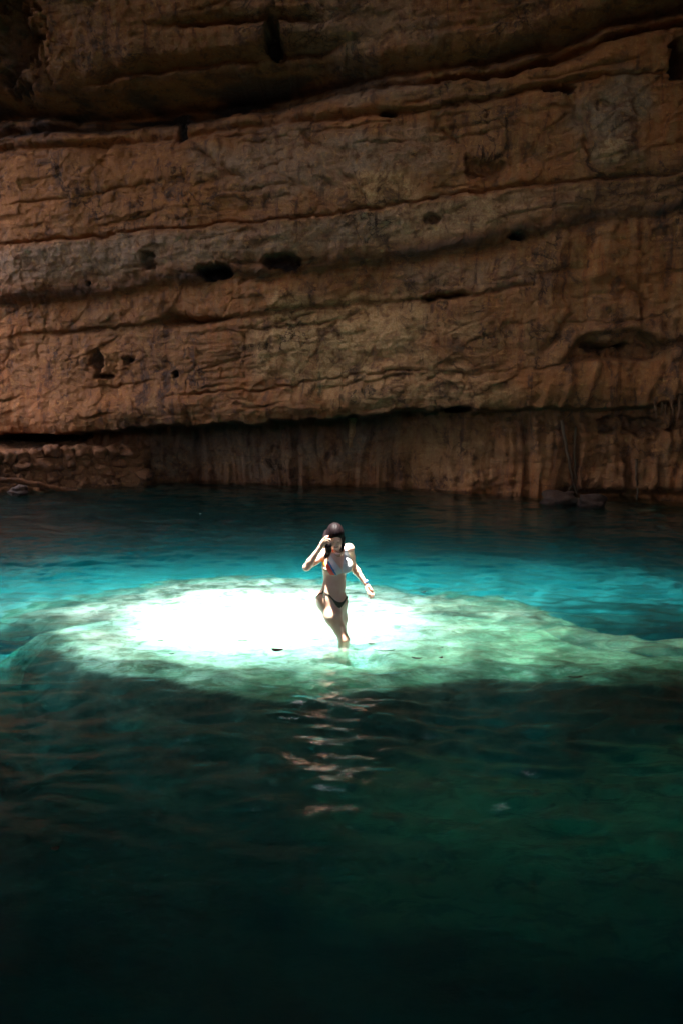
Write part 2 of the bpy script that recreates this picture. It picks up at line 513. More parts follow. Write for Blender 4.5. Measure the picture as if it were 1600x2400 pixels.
# the unseen back of the cave, with a mouth added to light the far wall
MZ0, MZ1, MX = 6.6, 12.6, 6.0
def back_keep(c):
    return ~((np.abs(c[:, 0] + .4 * np.sin(c[:, 2])) < MX) & (c[:, 2] > MZ0) & (c[:, 2] < MZ1))
rough_sheet("cave_wall_back", lambda u, v: (vec(-12 + 24 * u, -9.5 + 0 * u, -2.4 + 17 * v), vec(0, 1, 0)), 120, 90, back_keep, seed=12)

rough_sheet("skylight_blocker", lambda u, v: (vec(-12 + 24 * u, -10 + 7.8 * v, 6.2 + 0 * u), vec(0, 0, 1)), 100, 50, amp=.2, seed=16)  # unseen slab added to keep the mouth's light off the near water
# leaf screen added unseen to soften the beam: dense rim, open above patch
def leaf_cover():
    t = NT("screen_leaf")
    d = t.n("BsdfDiffuse", i_Color=(0.03, 0.05, 0.014)); l = t.n("BsdfTranslucent", i_Color=(0.02, 0.04, 0.008))
    m = t.n("MixShader", i_0=.25); t.set(m.inputs[1], d.outputs[0]); t.set(m.inputs[2], l.outputs[0])
    t.t.links.new(m.outputs[0], t.out.inputs[0])
    V, F = [], []
    rr = np.random.default_rng(31)
    N = 220000
    px_ = rr.uniform(-7.2, 7.6, N); py_ = rr.uniform(-4.2, 6.8, N)     # offsets from the beam's centre
    ang_ = np.arctan2(py_, px_)
    wob_ = 1 + .10 * np.sin(3 * ang_ + 1) + .06 * np.sin(7 * ang_)
    r_ = np.sqrt((px_ / 1.45) ** 2 + (py_ / 1.22) ** 2) / wob_
    # leaf cover wanted at each place
    skirt = np.sqrt((px_ / (np.where(px_ > 0, 5.0, 5.2))) ** 2 + (py_ / np.where(py_ > 0, 6.8, 2.9)) ** 2)
    tau = np.where(r_ < 1, 0, TAU0 * sstep(.95, 1.35, r_) + TAU1 * skirt ** 1.5 + 3.0 * sstep(1.9, 2.9, -px_) * sstep(-.3, .7, -py_) + 1.5 * sstep(1.5, 2.4, -py_))
    tau = tau * (1 - .92 * np.exp(-(((px_ - 1.0) / .55) ** 2 + ((py_ + 1.12) / .42) ** 2) ** 2))  # gap made in the screen so the beam reaches the bather
    L_, W_ = .065, .04
    la = 2 * L_ * W_ * 1.05
    keep = rr.uniform(0, 1, N) < np.minimum(tau / (N / (14.8 * 11.0) * la), 1)
    px_, py_ = px_[keep], py_[keep]; n_ = len(px_)
    a = rr.uniform(0, 6.283, n_)
    e1 = np.stack([np.cos(a), np.sin(a), rr.normal(0, .35, n_)], 1) * L_
    e2 = np.stack([-np.sin(a), np.cos(a), rr.normal(0, .35, n_)], 1) * W_
    cz = rr.uniform(-.2, 1.0, n_)
    c = np.stack([HOLE_C.x + px_ + SUN.x / SUN.z * cz, HOLE_C.y + py_ + SUN.y / SUN.z * cz, ROOF_Z + cz], 1)
    V = np.stack([c - e1, c - .15 * e1 + e2, c + e1, c - .15 * e1 - e2], 1).reshape(-1, 3)
    F = np.arange(4 * n_).reshape(-1, 4)
    o = mesh_obj("beam_leaf_screen", V, F, t.m, smooth=False)
    tag(o, "unseen leaf screen added over the roof opening to soften the beam", "foliage", kind='stuff')
TAU0, TAU1 = .9, 1.5
leaf_cover()
# ------------------------------------------------------------------ rock shelf under the water and the pool bed
SHELF_Z = -0.22
FOOT_Z = -0.42
outline_px = [(105, 1512), (135, 1482), (210, 1452), (300, 1432), (420, 1405), (560, 1396), (700, 1400), (860, 1418), (1000, 1434), (1150, 1446),
              (1250, 1466), (1330, 1492), (1400, 1518), (1500, 1524), (1600, 1526), (1800, 1528), (2100, 1530),
              (2100, 1612), (1800, 1612), (1600, 1606), (1400, 1596), (1230, 1588), (1100, 1600), (900, 1614), (780, 1622), (600, 1618), (450, 1608), (300, 1590), (200, 1572), (130, 1544)]
OUT = np.array([on_z(px, py, SHELF_Z).to_tuple()[:2] for px, py in outline_px])

def poly_sd(P, x, y):
    """signed distance to a polygon, negative inside"""
    d = np.full(x.shape, 1e9); inside = np.zeros(x.shape, bool)
    n = len(P)
    for i in range(n):
        a, b = P[i], P[(i + 1) % n]
        ex, ey = b - a
        wx, wy = x - a[0], y - a[1]
        t = np.clip((wx * ex + wy * ey) / (ex * ex + ey * ey), 0, 1)
        d = np.minimum(d, (wx - ex * t) ** 2 + (wy - ey * t) ** 2)
        c = (a[1] > y) != (b[1] > y)
        with np.errstate(divide='ignore', invalid='ignore'):
            xi = a[0] + (y - a[1]) * ex / (ey if ey != 0 else 1e-9)
        inside ^= c & (x < xi)
    d = np.sqrt(d)
    return np.where(inside, -d, d)

def shelf_material():
    t = NT("algae_limestone")
    v = t.obj(scale=(1, 1.6, 1))
    a = t.noise(v, 1.5, 6, .6, .8); b = t.noise(v, 6, 6, .65, .6); f = t.noise(v, 24, 5, .7)
    c = t.mix(t.ramp(a, .38, .62), t.mix(t.attr('beam_pale'), (0.38, 0.60, 0.36), (0.80, 0.80, 0.70)), t.mix(t.attr('beam_pale'), (0.12, 0.30, 0.15), (0.70, 0.72, 0.60)))
    c = t.mix(t.ramp(b, .48, .6, 0, .9), c, (0.16, 0.22, 0.12))
    c = t.mix(t.ramp(b, .46, .32, 0, .7), c, (0.70, 0.72, 0.56))
    c = t.mix(t.ramp(f, .52, .66, 0, .7), c, (0.30, 0.20, 0.12))
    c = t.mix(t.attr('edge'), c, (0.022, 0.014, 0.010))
    h = t.math('ADD', b, t.math('MULTIPLY', f, .3))
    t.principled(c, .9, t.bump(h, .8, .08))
    return t.m

sx = np.arange(-6.2, 11.3, 0.045); sy = np.arange(6.9, 14.6, 0.045)
X, Yg = np.meshgrid(sx, sy, indexing='ij')
wn_ = .16 * fbm(X * .9, Yg * .9, 0 * X, 4) + .05 * fbm(X * 4, Yg * 4, 0 * X + 2, 3)
SD = poly_sd(OUT, X, Yg) + wn_
BK = sstep(10.8, 11.5, Yg) * (1 - sstep(1.8, 3.0, X))
Zs = SHELF_Z + .035 * fbm(X * .7, Yg * .7, 0 * X + 4, 4) + .014 * fbm(X * 4, Yg * 4, 0 * X + 6, 3)
Zs = Zs - .22 * np.exp(-((np.hypot((X - .22) * 1.3, Yg - 10.14)) / .27) ** 4)
Zs = Zs - (.95 + .25 * fbm(X * 1.5, Yg * 1.5, 0 * X + 33, 3)) * sstep(-.03, .55 + .25 * fbm(X * 2, Yg * 2, 0 * X + 37, 3) + BK * 1.3, SD) - 3.4 * sstep(.55, 1.5, SD) * (1 - BK) - 3.4 * BK * sstep(.95, 1.5, SD) - .05 * sstep(-.4, 0, SD)
F = grid_faces(len(sx), len(sy))
keep = (SD.ravel()[F].min(1) < 1.5)
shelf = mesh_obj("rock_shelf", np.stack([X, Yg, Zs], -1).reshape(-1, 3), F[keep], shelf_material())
vattr(shelf, 'edge', .97 * sstep(-.10, .0, SD) * (1 - sstep(10.4, 11.0, Yg) * (1 - sstep(2.4, 3.4, X))) * (1 - sstep(.0, .6, SD) * .25 * sstep(0, .4, fbm(X, Yg, 0 * X + 3, 3))))  # shade of the front face painted dark along the rim
vattr(shelf, 'beam_pale', 1 - sstep(.7, 1.5, np.hypot((X + .9) / 2.2, (Yg - 11.7) / 1.9) + .35 * fbm(X, Yg, 0 * X + 7, 4)))  # pool of light painted in: paler rock where the beam lands
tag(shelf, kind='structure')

def bed_material():
    t = NT("pool_silt")
    v = t.obj()
    a = t.noise(t.obj(scale=(.7, 1.6, 1)), .9, 6, .6, .8); b = t.noise(t.obj(scale=(1, 2.2, 1)), 4, 6, .65, .6)
    c = t.mix(t.ramp(a, .38, .62), (0.07, 0.085, 0.05), (0.02, 0.022, 0.014))
    c = t.mix(t.ramp(b, .48, .66, 0, .8), c, (0.03, 0.018, 0.012))
    c = t.mix(t.math('MULTIPLY', t.attr('green_area'), t.ramp(b, .38, .55, .25, 1)), c, (0.20, 0.34, 0.16))
    sc_ = t.mix(t.ramp(b, .4, .65), (0.74, 0.74, 0.66), (0.56, 0.58, 0.50))
    c = t.mix(t.attr('sand'), c, sc_)
    t.principled(c, .95, t.bump(b, .7, .12))
    return t.m
bx_, by_ = np.arange(-12.6, 12.7, .075), np.arange(-10, 26, .075)
X, Yg = np.meshgrid(bx_, by_, indexing='ij')
Zb = -4.6 + .4 * fbm(X * .3, Yg * .3, 0 * X + 20, 5)
# stony ledge in front of the shelf, pale slope behind it, bed raised under the far wall to dim the water there
rg = .22 * fbm(X * 1.0, Yg * 1.0, 0 * X + 27, 5) + .10 * ridged(X * 1.6, Yg * 1.6, 0 * X + 29, 3)
frontz = -.74 - .26 * (8.4 - Yg) - .05 * np.maximum(6.5 - Yg, 0) ** 1.5 + .06 * fbm(X * .35, Yg * .35, 0 * X + 25, 2)
mf = 1 - sstep(8.2, 8.7, Yg + .5 * fbm(X * .7, Yg * .7, 0 * X + 2, 3))
Zb = np.where(mf > 0, np.maximum(Zb, -4.6 + (frontz + 4.6) * mf + .28 * rg), Zb)
pale = sstep(11.2, 11.9, Yg + .35 * fbm(X * .7, Yg * .7, 0 * X + 3, 3))
backz = -.85 - .30 * (Yg - 12.2) - .25 * sstep(1.0, 4.0, X) * (1 - sstep(13, 15, Yg)) + .25 * rg
Zb = np.where(pale > 0, -4.6 + (backz + 4.6) * pale, Zb)
leftz = -.68 + .12 * rg
ml = (1 - sstep(-3.2, -1.6, X + .4 * fbm(X * .8, Yg * .8, 0 * X + 61, 3))) * (1 - sstep(10.6, 12.0, Yg)) * sstep(7.0, 8.0, Yg)
Zb = np.where(ml > 0, np.maximum(Zb, -4.6 + (leftz + 4.6) * ml), Zb)
tal = wall_base(X, 0 * X) - Yg
Zb = np.maximum(Zb, -.35 - .55 * np.maximum(tal, 0) + rg)
BEDM = sstep(11.0, 12.6, Yg + .6 * fbm(X * .8, Yg * .8, 0 * X + 13, 4)) * (1 - .85 * sstep(1.8, 3.0, X) * (1 - sstep(12.6, 13.4, Yg))) * (1 - sstep(14.5, 18.5, Yg))
bed = mesh_obj("pool_bed", np.stack([X, Yg, Zb], -1).reshape(-1, 3), grid_faces(len(bx_), len(by_)), bed_material())
vattr(bed, 'sand', BEDM)
vattr(bed, 'green_area', 1 - sstep(.6, 1.3, np.hypot((X - 3.2) / 2.6, (Yg - 7.3) / .9) + .5 * fbm(X * .8, Yg * .8, 0 * X + 71, 4)))  # greener area of the front bed at the right
tag(bed, kind='structure')

# ------------------------------------------------------------------ water: one closed body with a rippled top
def water_material():
    t = NT("water")
    fr = t.n("Fresnel", i_IOR=1.333)
    v = t.obj(scale=(1, 1.5, 1))
    nz = t.noise(v, 6.5, 4, .6, .35)
    nb = t.bump(nz, .16, .03)
    t.set(fr.inputs['Normal'], nb)
    gl = t.n("BsdfGlossy", i_Roughness=0.02, i_Color=(1, 1, 1)); t.set(gl.inputs['Normal'], nb)
    ta = t.n("BsdfTransparent", i_Color=(1, 1, 1))
    tb = t.n("BsdfRefraction", i_Color=(1, 1, 1), i_Roughness=0.0, i_IOR=1.333); t.set(tb.inputs['Normal'], nb)
    tr = t.n("MixShader", i_0=.60); t.set(tr.inputs[1], ta.outputs[0]); t.set(tr.inputs[2], tb.outputs[0])
    mx = t.n("MixShader"); t.set(mx.inputs[0], fr.outputs[0]); t.set(mx.inputs[1], tr.outputs[0]); t.set(mx.inputs[2], gl.outputs[0])
    t.t.links.new(mx.outputs[0], t.out.inputs[0])
    sc = t.n("VolumeScatter", i_Color=(0.10, 0.94, 1.0), i_Density=VS, i_Anisotropy=0.3)
    ab = t.n("VolumeAbsorption", i_Color=VA[0], i_Density=VA[1])
    ad = t.n("AddShader"); t.set(ad.inputs[0], sc.outputs[0]); t.set(ad.inputs[1], ab.outputs[0])
    t.t.links.new(ad.outputs[0], t.out.inputs['Volume'])
    return t.m
VS = 0.045
VA = ((0.02, 0.860, 0.915), 0.95)

def wave(x, y):
    r = np.random.default_rng(5)
    h = 0
    xw = x + .25 * fbm(x * .5, y * .5, 0 * x + 80, 2); yw = y + .25 * fbm(x * .5, y * .5, 0 * x + 90, 2)
    amp = (.75 + .5 * fbm(x * .25, y * .25, 0 * x + 95, 2)) * (.10 + .95 * sstep(4.9, 6.6, y) - .08 * sstep(9, 12, y))
    for lam, sl, n in ((2.4, .008, 4), (1.2, .014, 6), (.62, .030, 9), (.33, .044, 12), (.19, .036, 12)):
        for k in range(n):
            th = r.normal(math.pi / 2, .58)
            l = lam * r.uniform(.75, 1.3)
            kk = 2 * math.pi / l
            h = h + sl / kk * np.sin(kk * (xw * math.cos(th) + yw * math.sin(th)) + r.uniform(0, 6.28)) * 1.1
    rr_ = np.hypot(x - .17, y - 10.0)
    return h * amp + .004 * np.sin(rr_ * 38) * np.exp(-rr_ / .45) * sstep(.0, .1, rr_)

wx_ = fine_axis(-12.6, -7.2, 7.2, 12.6, .04, .12)
wy_ = np.concatenate([np.arange(-10, 2.4, .12), np.arange(2.4, 14, .03), np.arange(14, 25.2, .05)])
X, Yg = np.meshgrid(wx_, wy_, indexing='ij')
Zw = wave(X, Yg)
top = np.stack([X, Yg, Zw], -1).reshape(-1, 3)
nu, nv = len(wx_), len(wy_)
F = grid_faces(nu, nv).tolist()
# skirt and bottom
ring = [i * nv for i in range(nu)] + [(nu - 1) * nv + j for j in range(1, nv)] + [i * nv + nv - 1 for i in range(nu - 2, -1, -1)] + [j for j in range(nv - 2, 0, -1)]
V2 = top.copy()
base0 = len(V2)
bv = V2[ring].copy(); bv[:, 2] = -6.5
V2 = np.concatenate([V2, bv])
m_ = len(ring)
for k in range(m_):
    a, b = ring[k], ring[(k + 1) % m_]
    F.append([b, a, base0 + k, base0 + (k + 1) % m_])
F.append([base0 + k for k in range(m_)][::-1])
WATER = water_material()
water = mesh_obj("water", V2, F, WATER)
me = water.data
bm = bmesh.new(); bm.from_mesh(me); bmesh.ops.recalc_face_normals(bm, faces=bm.faces); bm.to_mesh(me); bm.free()
tag(water, kind='structure')
# ------------------------------------------------------------------ the bather: one smooth body grown from a blended field
PY = 10.15                                              # how far out she stands
CX = lambda X, Y, d=0.0: np.array(at(680 + X / 7.127, 1200 + Y / 7.127, PY - d))
M_ = 1 / 1653.0

class Field:
    def __init__(s, lo, hi, h):
        s.lo, s.h = np.array(lo, float), h
        s.n = np.ceil((np.array(hi) - s.lo) / h).astype(int)
        s.f = np.full(s.n, 0.2, np.float32)
    def region(s, lo, hi):
        a = np.maximum(((np.array(lo) - s.lo) / s.h).astype(int), 0)
        b = np.minimum(((np.array(hi) - s.lo) / s.h).astype(int) + 2, s.n)
        ax = [s.lo[i] + s.h * np.arange(a[i], b[i]) for i in range(3)]
        g = np.meshgrid(*ax, indexing='ij')
        return tuple(slice(a[i], b[i]) for i in range(3)), np.stack(g, -1)
    def blend(s, sl, d, k, sub=False):
        f = s.f[sl]
        if sub:
            h = np.clip(.5 - .5 * (f + d) / k, 0, 1)
            s.f[sl] = f * (1 - h) - d * h + k * h * (1 - h)
        else:
            h = np.clip(.5 + .5 * (d - f) / k, 0, 1)
            s.f[sl] = d * (1 - h) + f * h - k * h * (1 - h)
    def cone(s, a, b, ra, rb, k=.02, sub=False):
        a, b = np.asarray(a, float), np.asarray(b, float)
        r = max(ra, rb) + k + .03
        sl, P = s.region(np.minimum(a, b) - r, np.maximum(a, b) + r)
        ab = b - a
        t = np.clip(((P - a) @ ab) / max(ab @ ab, 1e-12), 0, 1)
        d = np.linalg.norm(P - a - t[..., None] * ab, axis=-1) - (ra + (rb - ra) * t)
        s.blend(sl, d, k, sub)
    def ell(s, c, r, k=.03, M=None, sub=False):
        c, r = np.asarray(c, float), np.asarray(r, float)
        e = r.max() + k + .03
        sl, P = s.region(c - e, c + e)
        q = P - c
        if M is not None:
            q = q @ M                                   # world -> local
        k0 = np.linalg.norm(q / r, axis=-1); k1 = np.linalg.norm(q / (r * r), axis=-1)
        d = k0 * (k0 - 1) / np.maximum(k1, 1e-6)
        s.blend(sl, np.maximum(d, -r.min()), k, sub)
    def mesh(s):
        f = s.f; ins = f < 0
        nx, ny, nz = f.shape
        cnt = np.zeros((nx - 1, ny - 1, nz - 1), np.int8)
        for dx in (0, 1):
            for dy in (0, 1):
                for dz in (0, 1):
                    cnt += ins[dx:nx - 1 + dx, dy:ny - 1 + dy, dz:nz - 1 + dz]
        act = (cnt > 0) & (cnt < 8)
        ids = np.full(act.shape, -1, np.int64)
        I = np.argwhere(act); ids[act] = np.arange(len(I))
        acc = np.zeros((len(I), 3)); w = np.zeros(len(I))
        cor = [(x, y, z) for x in (0, 1) for y in (0, 1) for z in (0, 1)]
        for a in cor:
            for ax in range(3):
                if a[ax] == 0:
                    b = list(a); b[ax] = 1
                    fa = f[I[:, 0] + a[0], I[:, 1] + a[1], I[:, 2] + a[2]]; fb = f[I[:, 0] + b[0], I[:, 1] + b[1], I[:, 2] + b[2]]
                    m = (fa < 0) != (fb < 0)
                    t = np.where(m, fa / np.where(m, fa - fb, 1), 0)
                    p = np.array(a, float)[None] + t[:, None] * (np.array(b) - np.array(a))[None]
                    acc += p * m[:, None]; w += m
        V = s.lo + s.h * (I + acc / w[:, None])
        Fs = []
        for ax in range(3):
            o1, o2 = [i for i in range(3) if i != ax]
            sa = [slice(1, -1)] * 3; sb = [slice(1, -1)] * 3
            sa[ax] = slice(0, -1); sb[ax] = slice(1, None)
            A, B = ins[tuple(sa)], ins[tuple(sb)]
            E = np.argwhere(A != B)
            flip = A[tuple(E.T)]
            E = E + np.array([0 if i == ax else 1 for i in range(3)])
            q = []
            for (u, v) in ((-1, -1), (0, -1), (0, 0), (-1, 0)):
                c = E.copy(); c[:, o1] += u; c[:, o2] += v
                q.append(ids[c[:, 0], c[:, 1], c[:, 2]])
            q = np.stack(q, 1)
            if ax == 1:
                flip = ~flip
            q = np.where(flip[:, None], q, q[:, ::-1])
            Fs.append(q[(q >= 0).all(1)])
        return V, np.concatenate(Fs)

def rot(yaw, pitch=0, roll=0):
    Ry = Matrix.Rotation(roll, 3, 'Y'); Rx = Matrix.Rotation(pitch, 3, 'X'); Rz = Matrix.Rotation(yaw, 3, 'Z')
    return np.array(Rz @ Rx @ Ry)

def build_person():
    base = CX(870, 2085, 0.05)
    fl = Field((-.72, PY - .42, FOOT_Z - .06), (.42, PY + .42, 1.26), .0048)
    T = rot(R(24))
    # torso
    fl.ell(CX(742, 860, 0), (.128, .088, .165), .03, T)
    fl.ell(CX(738, 960, 0), (.122, .085, .13), .03, T)
    fl.ell(CX(745, 1150, 0), (.112, .078, .13), .05, T)
    fl.ell(CX(722, 1290, .005), (.120, .084, .11), .05, T)
    fl.ell(CX(690, 1425, .0), (.145, .098, .105), .04, T)
    fl.ell(CX(640, 1500, -.05), (.10, .09, .10), .04, T)            # seat
    fl.ell(CX(775, 1500, .02), (.085, .075, .09), .04)               # lower belly
    # shoulders and neck
    fl.cone(CX(600, 690, -.01), CX(960, 615, -.02), .040, .042, .05)
    fl.ell(CX(982, 618, -.03), (.039, .042, .050), .04)
    fl.ell(CX(565, 705, .01), (.046, .046, .05), .03)
    fl.cone(CX(800, 650, -.02), CX(765, 520, .045), .047, .043, .03)
    fl.cone(CX(690, 680, -.02), CX(790, 600, .0), .03, .03, .05)
    fl.cone(CX(930, 620, -.02), CX(810, 600, .0), .026, .03, .05)
    fl.cone(CX(660, 700, .045), CX(815, 705, .062), .010, .010, .02)  # collar bones
    fl.cone(CX(950, 640, .03), CX(835, 700, .062), .009, .010, .02)
    # breasts
    fl.ell(CX(722, 925, .078), (.066, .060, .068), .04)
    fl.ell(CX(948, 890, .038), (.056, .056, .068), .06)
    fl.ell(CX(728, 950, .105), (.05, .045, .05), .02)
    fl.ell(CX(952, 920, .052), (.045, .044, .05), .04)
    fl.cone(CX(868, 880, .175), CX(866, 985, .16), .012, .010, .02, sub=True)
    # navel
    fl.cone(CX(868, 1302, .13), CX(866, 1302, .076), .005, .006, .012, sub=True)
    # her right leg, stepping forward across the other
    kn = CX(898, 2128, .13)
    fl.ell(CX(588, 1478, .0), (.092, .088, .10), .04)
    fl.cone(CX(618, 1530, .01), CX(715, 1740, .07), .094, .086, .05)
    fl.cone(CX(715, 1740, .07), kn, .085, .050, .05)
    fl.ell(kn + np.array([.004, -.012, .0]), (.043, .042, .052), .03)
    ank = np.array([kn[0] - .02, kn[1] + .09, FOOT_Z + .07])
    fl.cone(kn + np.array([0, .01, -.03]), kn * .55 + ank * .45 + np.array([0, .03, 0]), .048, .05, .04)
    fl.cone(kn * .55 + ank * .45 + np.array([0, .03, 0]), ank, .047, .028, .03)
    def foot(a, yaw):
        f = np.array([math.sin(yaw), -math.cos(yaw), 0]); s_ = np.array([math.cos(yaw), math.sin(yaw), 0])
        fl.cone(a, a + np.array([0, .02, -.04]), .03, .03, .02)
        fl.cone(a + f * .0 + np.array([0, 0, -.035]), a + f * .13 + np.array([0, 0, -.052]), .032, .024, .03)
        for i, (o, L) in enumerate(((-.030, .035), (-.016, .033), (-.003, .029), (.010, .024), (.022, .018))):
            fl.cone(a + f * .14 + s_ * o + np.array([0, 0, -.055]), a + f * (.155 + L) + s_ * o * 1.1 + np.array([0, 0, -.06]), .011 - .001 * i, .008, .008)
    foot(ank, .15)
    # her left leg, behind
    k2 = CX(862, 2070, -.06)
    fl.ell(CX(810, 1500, -.02), (.082, .085, .09), .04)
    fl.cone(CX(812, 1530, -.02), CX(835, 1780, -.04), .082, .070, .05)
    fl.cone(CX(835, 1780, -.04), k2, .070, .048, .04)
    a2 = np.array([k2[0] + .03, k2[1] + .16, FOOT_Z + .075])
    fl.cone(k2, k2 * .55 + a2 * .45 + np.array([0, .02, 0]), .047, .049, .04)
    fl.cone(k2 * .55 + a2 * .45 + np.array([0, .02, 0]), a2, .047, .028, .03)
    foot(a2, -.1)
    # raised arm
    sh, el, wr = CX(562, 708, .01), CX(278, 920, .13), CX(500, 600, .20)
    fl.cone(sh, sh * .5 + el * .5, .044, .040, .03)
    fl.cone(sh * .5 + el * .5, el, .040, .034, .02)
    fl.cone(el, el * .72 + wr * .28, .034, .037, .02)
    fl.cone(el * .72 + wr * .28, wr, .037, .0225, .02)
    fl.ell(el + np.array([-.006, .004, -.008]), (.030, .030, .030), .02)
    pm = CX(556, 500, .215)
    fl.cone(wr, CX(530, 545, .208), .022, .024, .015)
    fl.cone(CX(545, 535, .20), CX(563, 480, .215), .023, .022, .015)
    fl.cone(CX(535, 515, .215), CX(580, 520, .205), .018, .018, .015)
    for (k, m, t_) in (((552, 462, .222), (590, 418, .232), (636, 402, .222)),
                       ((562, 482, .228), (612, 448, .240), (672, 458, .228)),
                       ((572, 505, .230), (615, 478, .243), (668, 506, .230)),
                       ((582, 528, .225), (612, 512, .237), (652, 530, .225))):
        fl.cone(CX(*k), CX(*m), .0095, .0088, .006)
        fl.cone(CX(*m), CX(*t_), .0088, .0072, .004)
    fl.cone(CX(532, 560, .19), CX(558, 596, .175), .013, .0105, .010)
    fl.cone(CX(558, 596, .175), CX(592, 600, .165), .0105, .0085, .004)
    # lowered arm
    sh, el, wr = CX(988, 620, -.03), CX(1043, 905, -.13), CX(1250, 1188, -.08)
    fl.cone(sh, sh * .5 + el * .5, .042, .038, .03)
    fl.cone(sh * .5 + el * .5, el, .038, .034, .02)
    fl.cone(el, el * .7 + wr * .3, .035, .038, .02)
    fl.cone(el * .7 + wr * .3, wr, .038, .0215, .02)
    fl.cone(wr, CX(1285, 1245, -.075), .021, .024, .015)
    fl.cone(CX(1285, 1245, -.075), CX(1322, 1300, -.07), .024, .019, .015)
    fl.cone(CX(1300, 1245, -.08), CX(1352, 1310, -.075), .018, .017, .015)
    for (k, m, t_) in (((1300, 1320, -.055), (1318, 1372, -.035), (1302, 1425, -.03)),
                       ((1326, 1325, -.062), (1345, 1385, -.045), (1330, 1446, -.035)),
                       ((1350, 1325, -.072), (1370, 1385, -.06), (1354, 1442, -.045)),
                       ((1366, 1322, -.085), (1388, 1375, -.078), (1380, 1425, -.062))):
        fl.cone(CX(*k), CX(*m), .0098, .0090, .006)
        fl.cone(CX(*m), CX(*t_), .0090, .0074, .004)
    fl.cone(CX(1262, 1262, -.06), CX(1290, 1325, -.035), .0125, .0105, .010)
    fl.cone(CX(1290, 1325, -.035), CX(1296, 1372, -.025), .0105, .0085, .004)
    # head, bowed and turned a little
    Hc = CX(752, 400, .085)
    H = rot(R(7), R(30), R(-3))
    L = lambda x, y, z: Hc + 1.03 * (H @ np.array([x, y, z]))
    fl.ell(L(0, .012, .032), (.073, .090, .080), .02, H)
    fl.ell(L(0, -.030, -.038), (.056, .056, .080), .02, H)
    fl.cone(L(0, -.062, -.098), L(0, -.068, -.106), .019, .017, .02)
    fl.cone(L(.045, -.005, -.055), L(.014, -.060, -.100), .016, .015, .02)
    fl.cone(L(-.045, -.005, -.055), L(-.014, -.060, -.100), .016, .015, .02)
    fl.cone(L(0, -.083, -.004), L(0, -.101, -.040), .0075, .0105, .010)
    fl.cone(L(.011, -.090, -.045), L(-.011, -.090, -.045), .007, .007, .006)
    for s_ in (-1, 1):
        fl.ell(L(s_ * .030, -.092, -.004), (.016, .009, .010), .012, H, sub=True)
        fl.ell(L(s_ * .030, -.072, -.007), (.014, .012, .012), .004, H)
        fl.cone(L(s_ * .016, -.081, .018), L(s_ * .044, -.068, .017), .005, .004, .012)
        fl.ell(L(s_ * .036, -.058, -.040), (.020, .018, .018), .015, H)
        fl.ell(L(s_ * .073, .012, -.012), (.008, .018, .028), .006, H)
    fl.cone(L(.017, -.079, -.068), L(-.017, -.079, -.068), .0055, .0055, .006)
    fl.cone(L(.014, -.078, -.078), L(-.014, -.078, -.078), .0060, .0060, .006)
    V, F = fl.mesh()
    return V, F, Hc, H, L

def skin_material():
    t = NT("skin")
    v = t.obj()
    n1, n2 = t.noise(v, 9, 4), t.noise(v, 120, 3)
    c = t.mix(t.ramp(n1, .35, .65), (0.85, 0.51, 0.36), (0.89, 0.58, 0.43))
    c = t.mix(t.attr('lips'), c, (0.42, 0.13, 0.11))
    c = t.mix(t.attr('brow'), c, (0.05, 0.03, 0.022))
    p = t.principled(c, .42, t.bump(n2, .15, .002))
    p.inputs['Subsurface Weight'].default_value = .25
    p.inputs['Subsurface Radius'].default_value = (.012, .005, .003)
    p.inputs['Subsurface Scale'].default_value = 1.0
    p.inputs['Coat Weight'].default_value = .25
    p.inputs['Coat Roughness'].default_value = .25
    return t.m

BV, BF, HC_, HM_, HL_ = build_person()
body = mesh_obj("person", BV, BF, skin_material())
q_ = (BV - HC_) @ HM_ / 1.03
lips = (1 - sstep(.016, .024, np.abs(q_[:, 0]))) * (1 - sstep(.008, .012, np.abs(q_[:, 2] + .073))) * (q_[:, 1] < -.07)
eye = np.zeros(len(BV))
for s_ in (-1, 1):
    u = (q_[:, 0] - s_ * .030) / .016
    ok = (np.abs(u) < 1) & (q_[:, 1] < -.05)
    eye = np.maximum(eye, ok * (1 - sstep(.0015, .0045, np.abs(q_[:, 2] + .014 - .004 * u * u))))
    u = (q_[:, 0] - s_ * .031) / .022
    ok = (np.abs(u) < 1) & (q_[:, 1] < -.05)
    eye = np.maximum(eye, .7 * ok * (1 - sstep(.001, .004, np.abs(q_[:, 2] - .018 + .006 * u * u))))
vattr(body, 'lips', lips); vattr(body, 'brow', eye)
tag(body, "dark-haired woman in a bikini wading knee-deep, looking down, one hand at her face", "person")
bvh = BVHTree.FromPolygons([tuple(v) for v in BV], [tuple(int(i) for i in f) for f in BF])

def hit(X, Y, off=.003):
    d = ray(680 + X / 7.127, 1200 + Y / 7.127).normalized()
    o = Vector((0, 0, CAM_H))
    loc, nor, i, dist = bvh.ray_cast(o, d)
    if loc is None or abs(loc.y - PY) > .5:
        p = Vector(CX(X, Y, .02))
        loc, nor, i, dist = bvh.find_nearest(p)
    if nor.dot(d) > 0:
        nor = -nor
    return loc + nor * off

def resample(pts, n):
    P = np.array(pts, float)
    s = np.concatenate([[0], np.cumsum(np.linalg.norm(np.diff(P, axis=0), axis=1))])
    t = np.linspace(0, s[-1], n)
    return np.stack([np.interp(t, s, P[:, i]) for i in range(P.shape[1])], 1)

def smooth_line(pts, n, it=3):
    P = resample(pts, n)
    for _ in range(it * max(1, n // 12)):
        P[1:-1] = .25 * P[:-2] + .5 * P[1:-1] + .25 * P[2:]
    return P

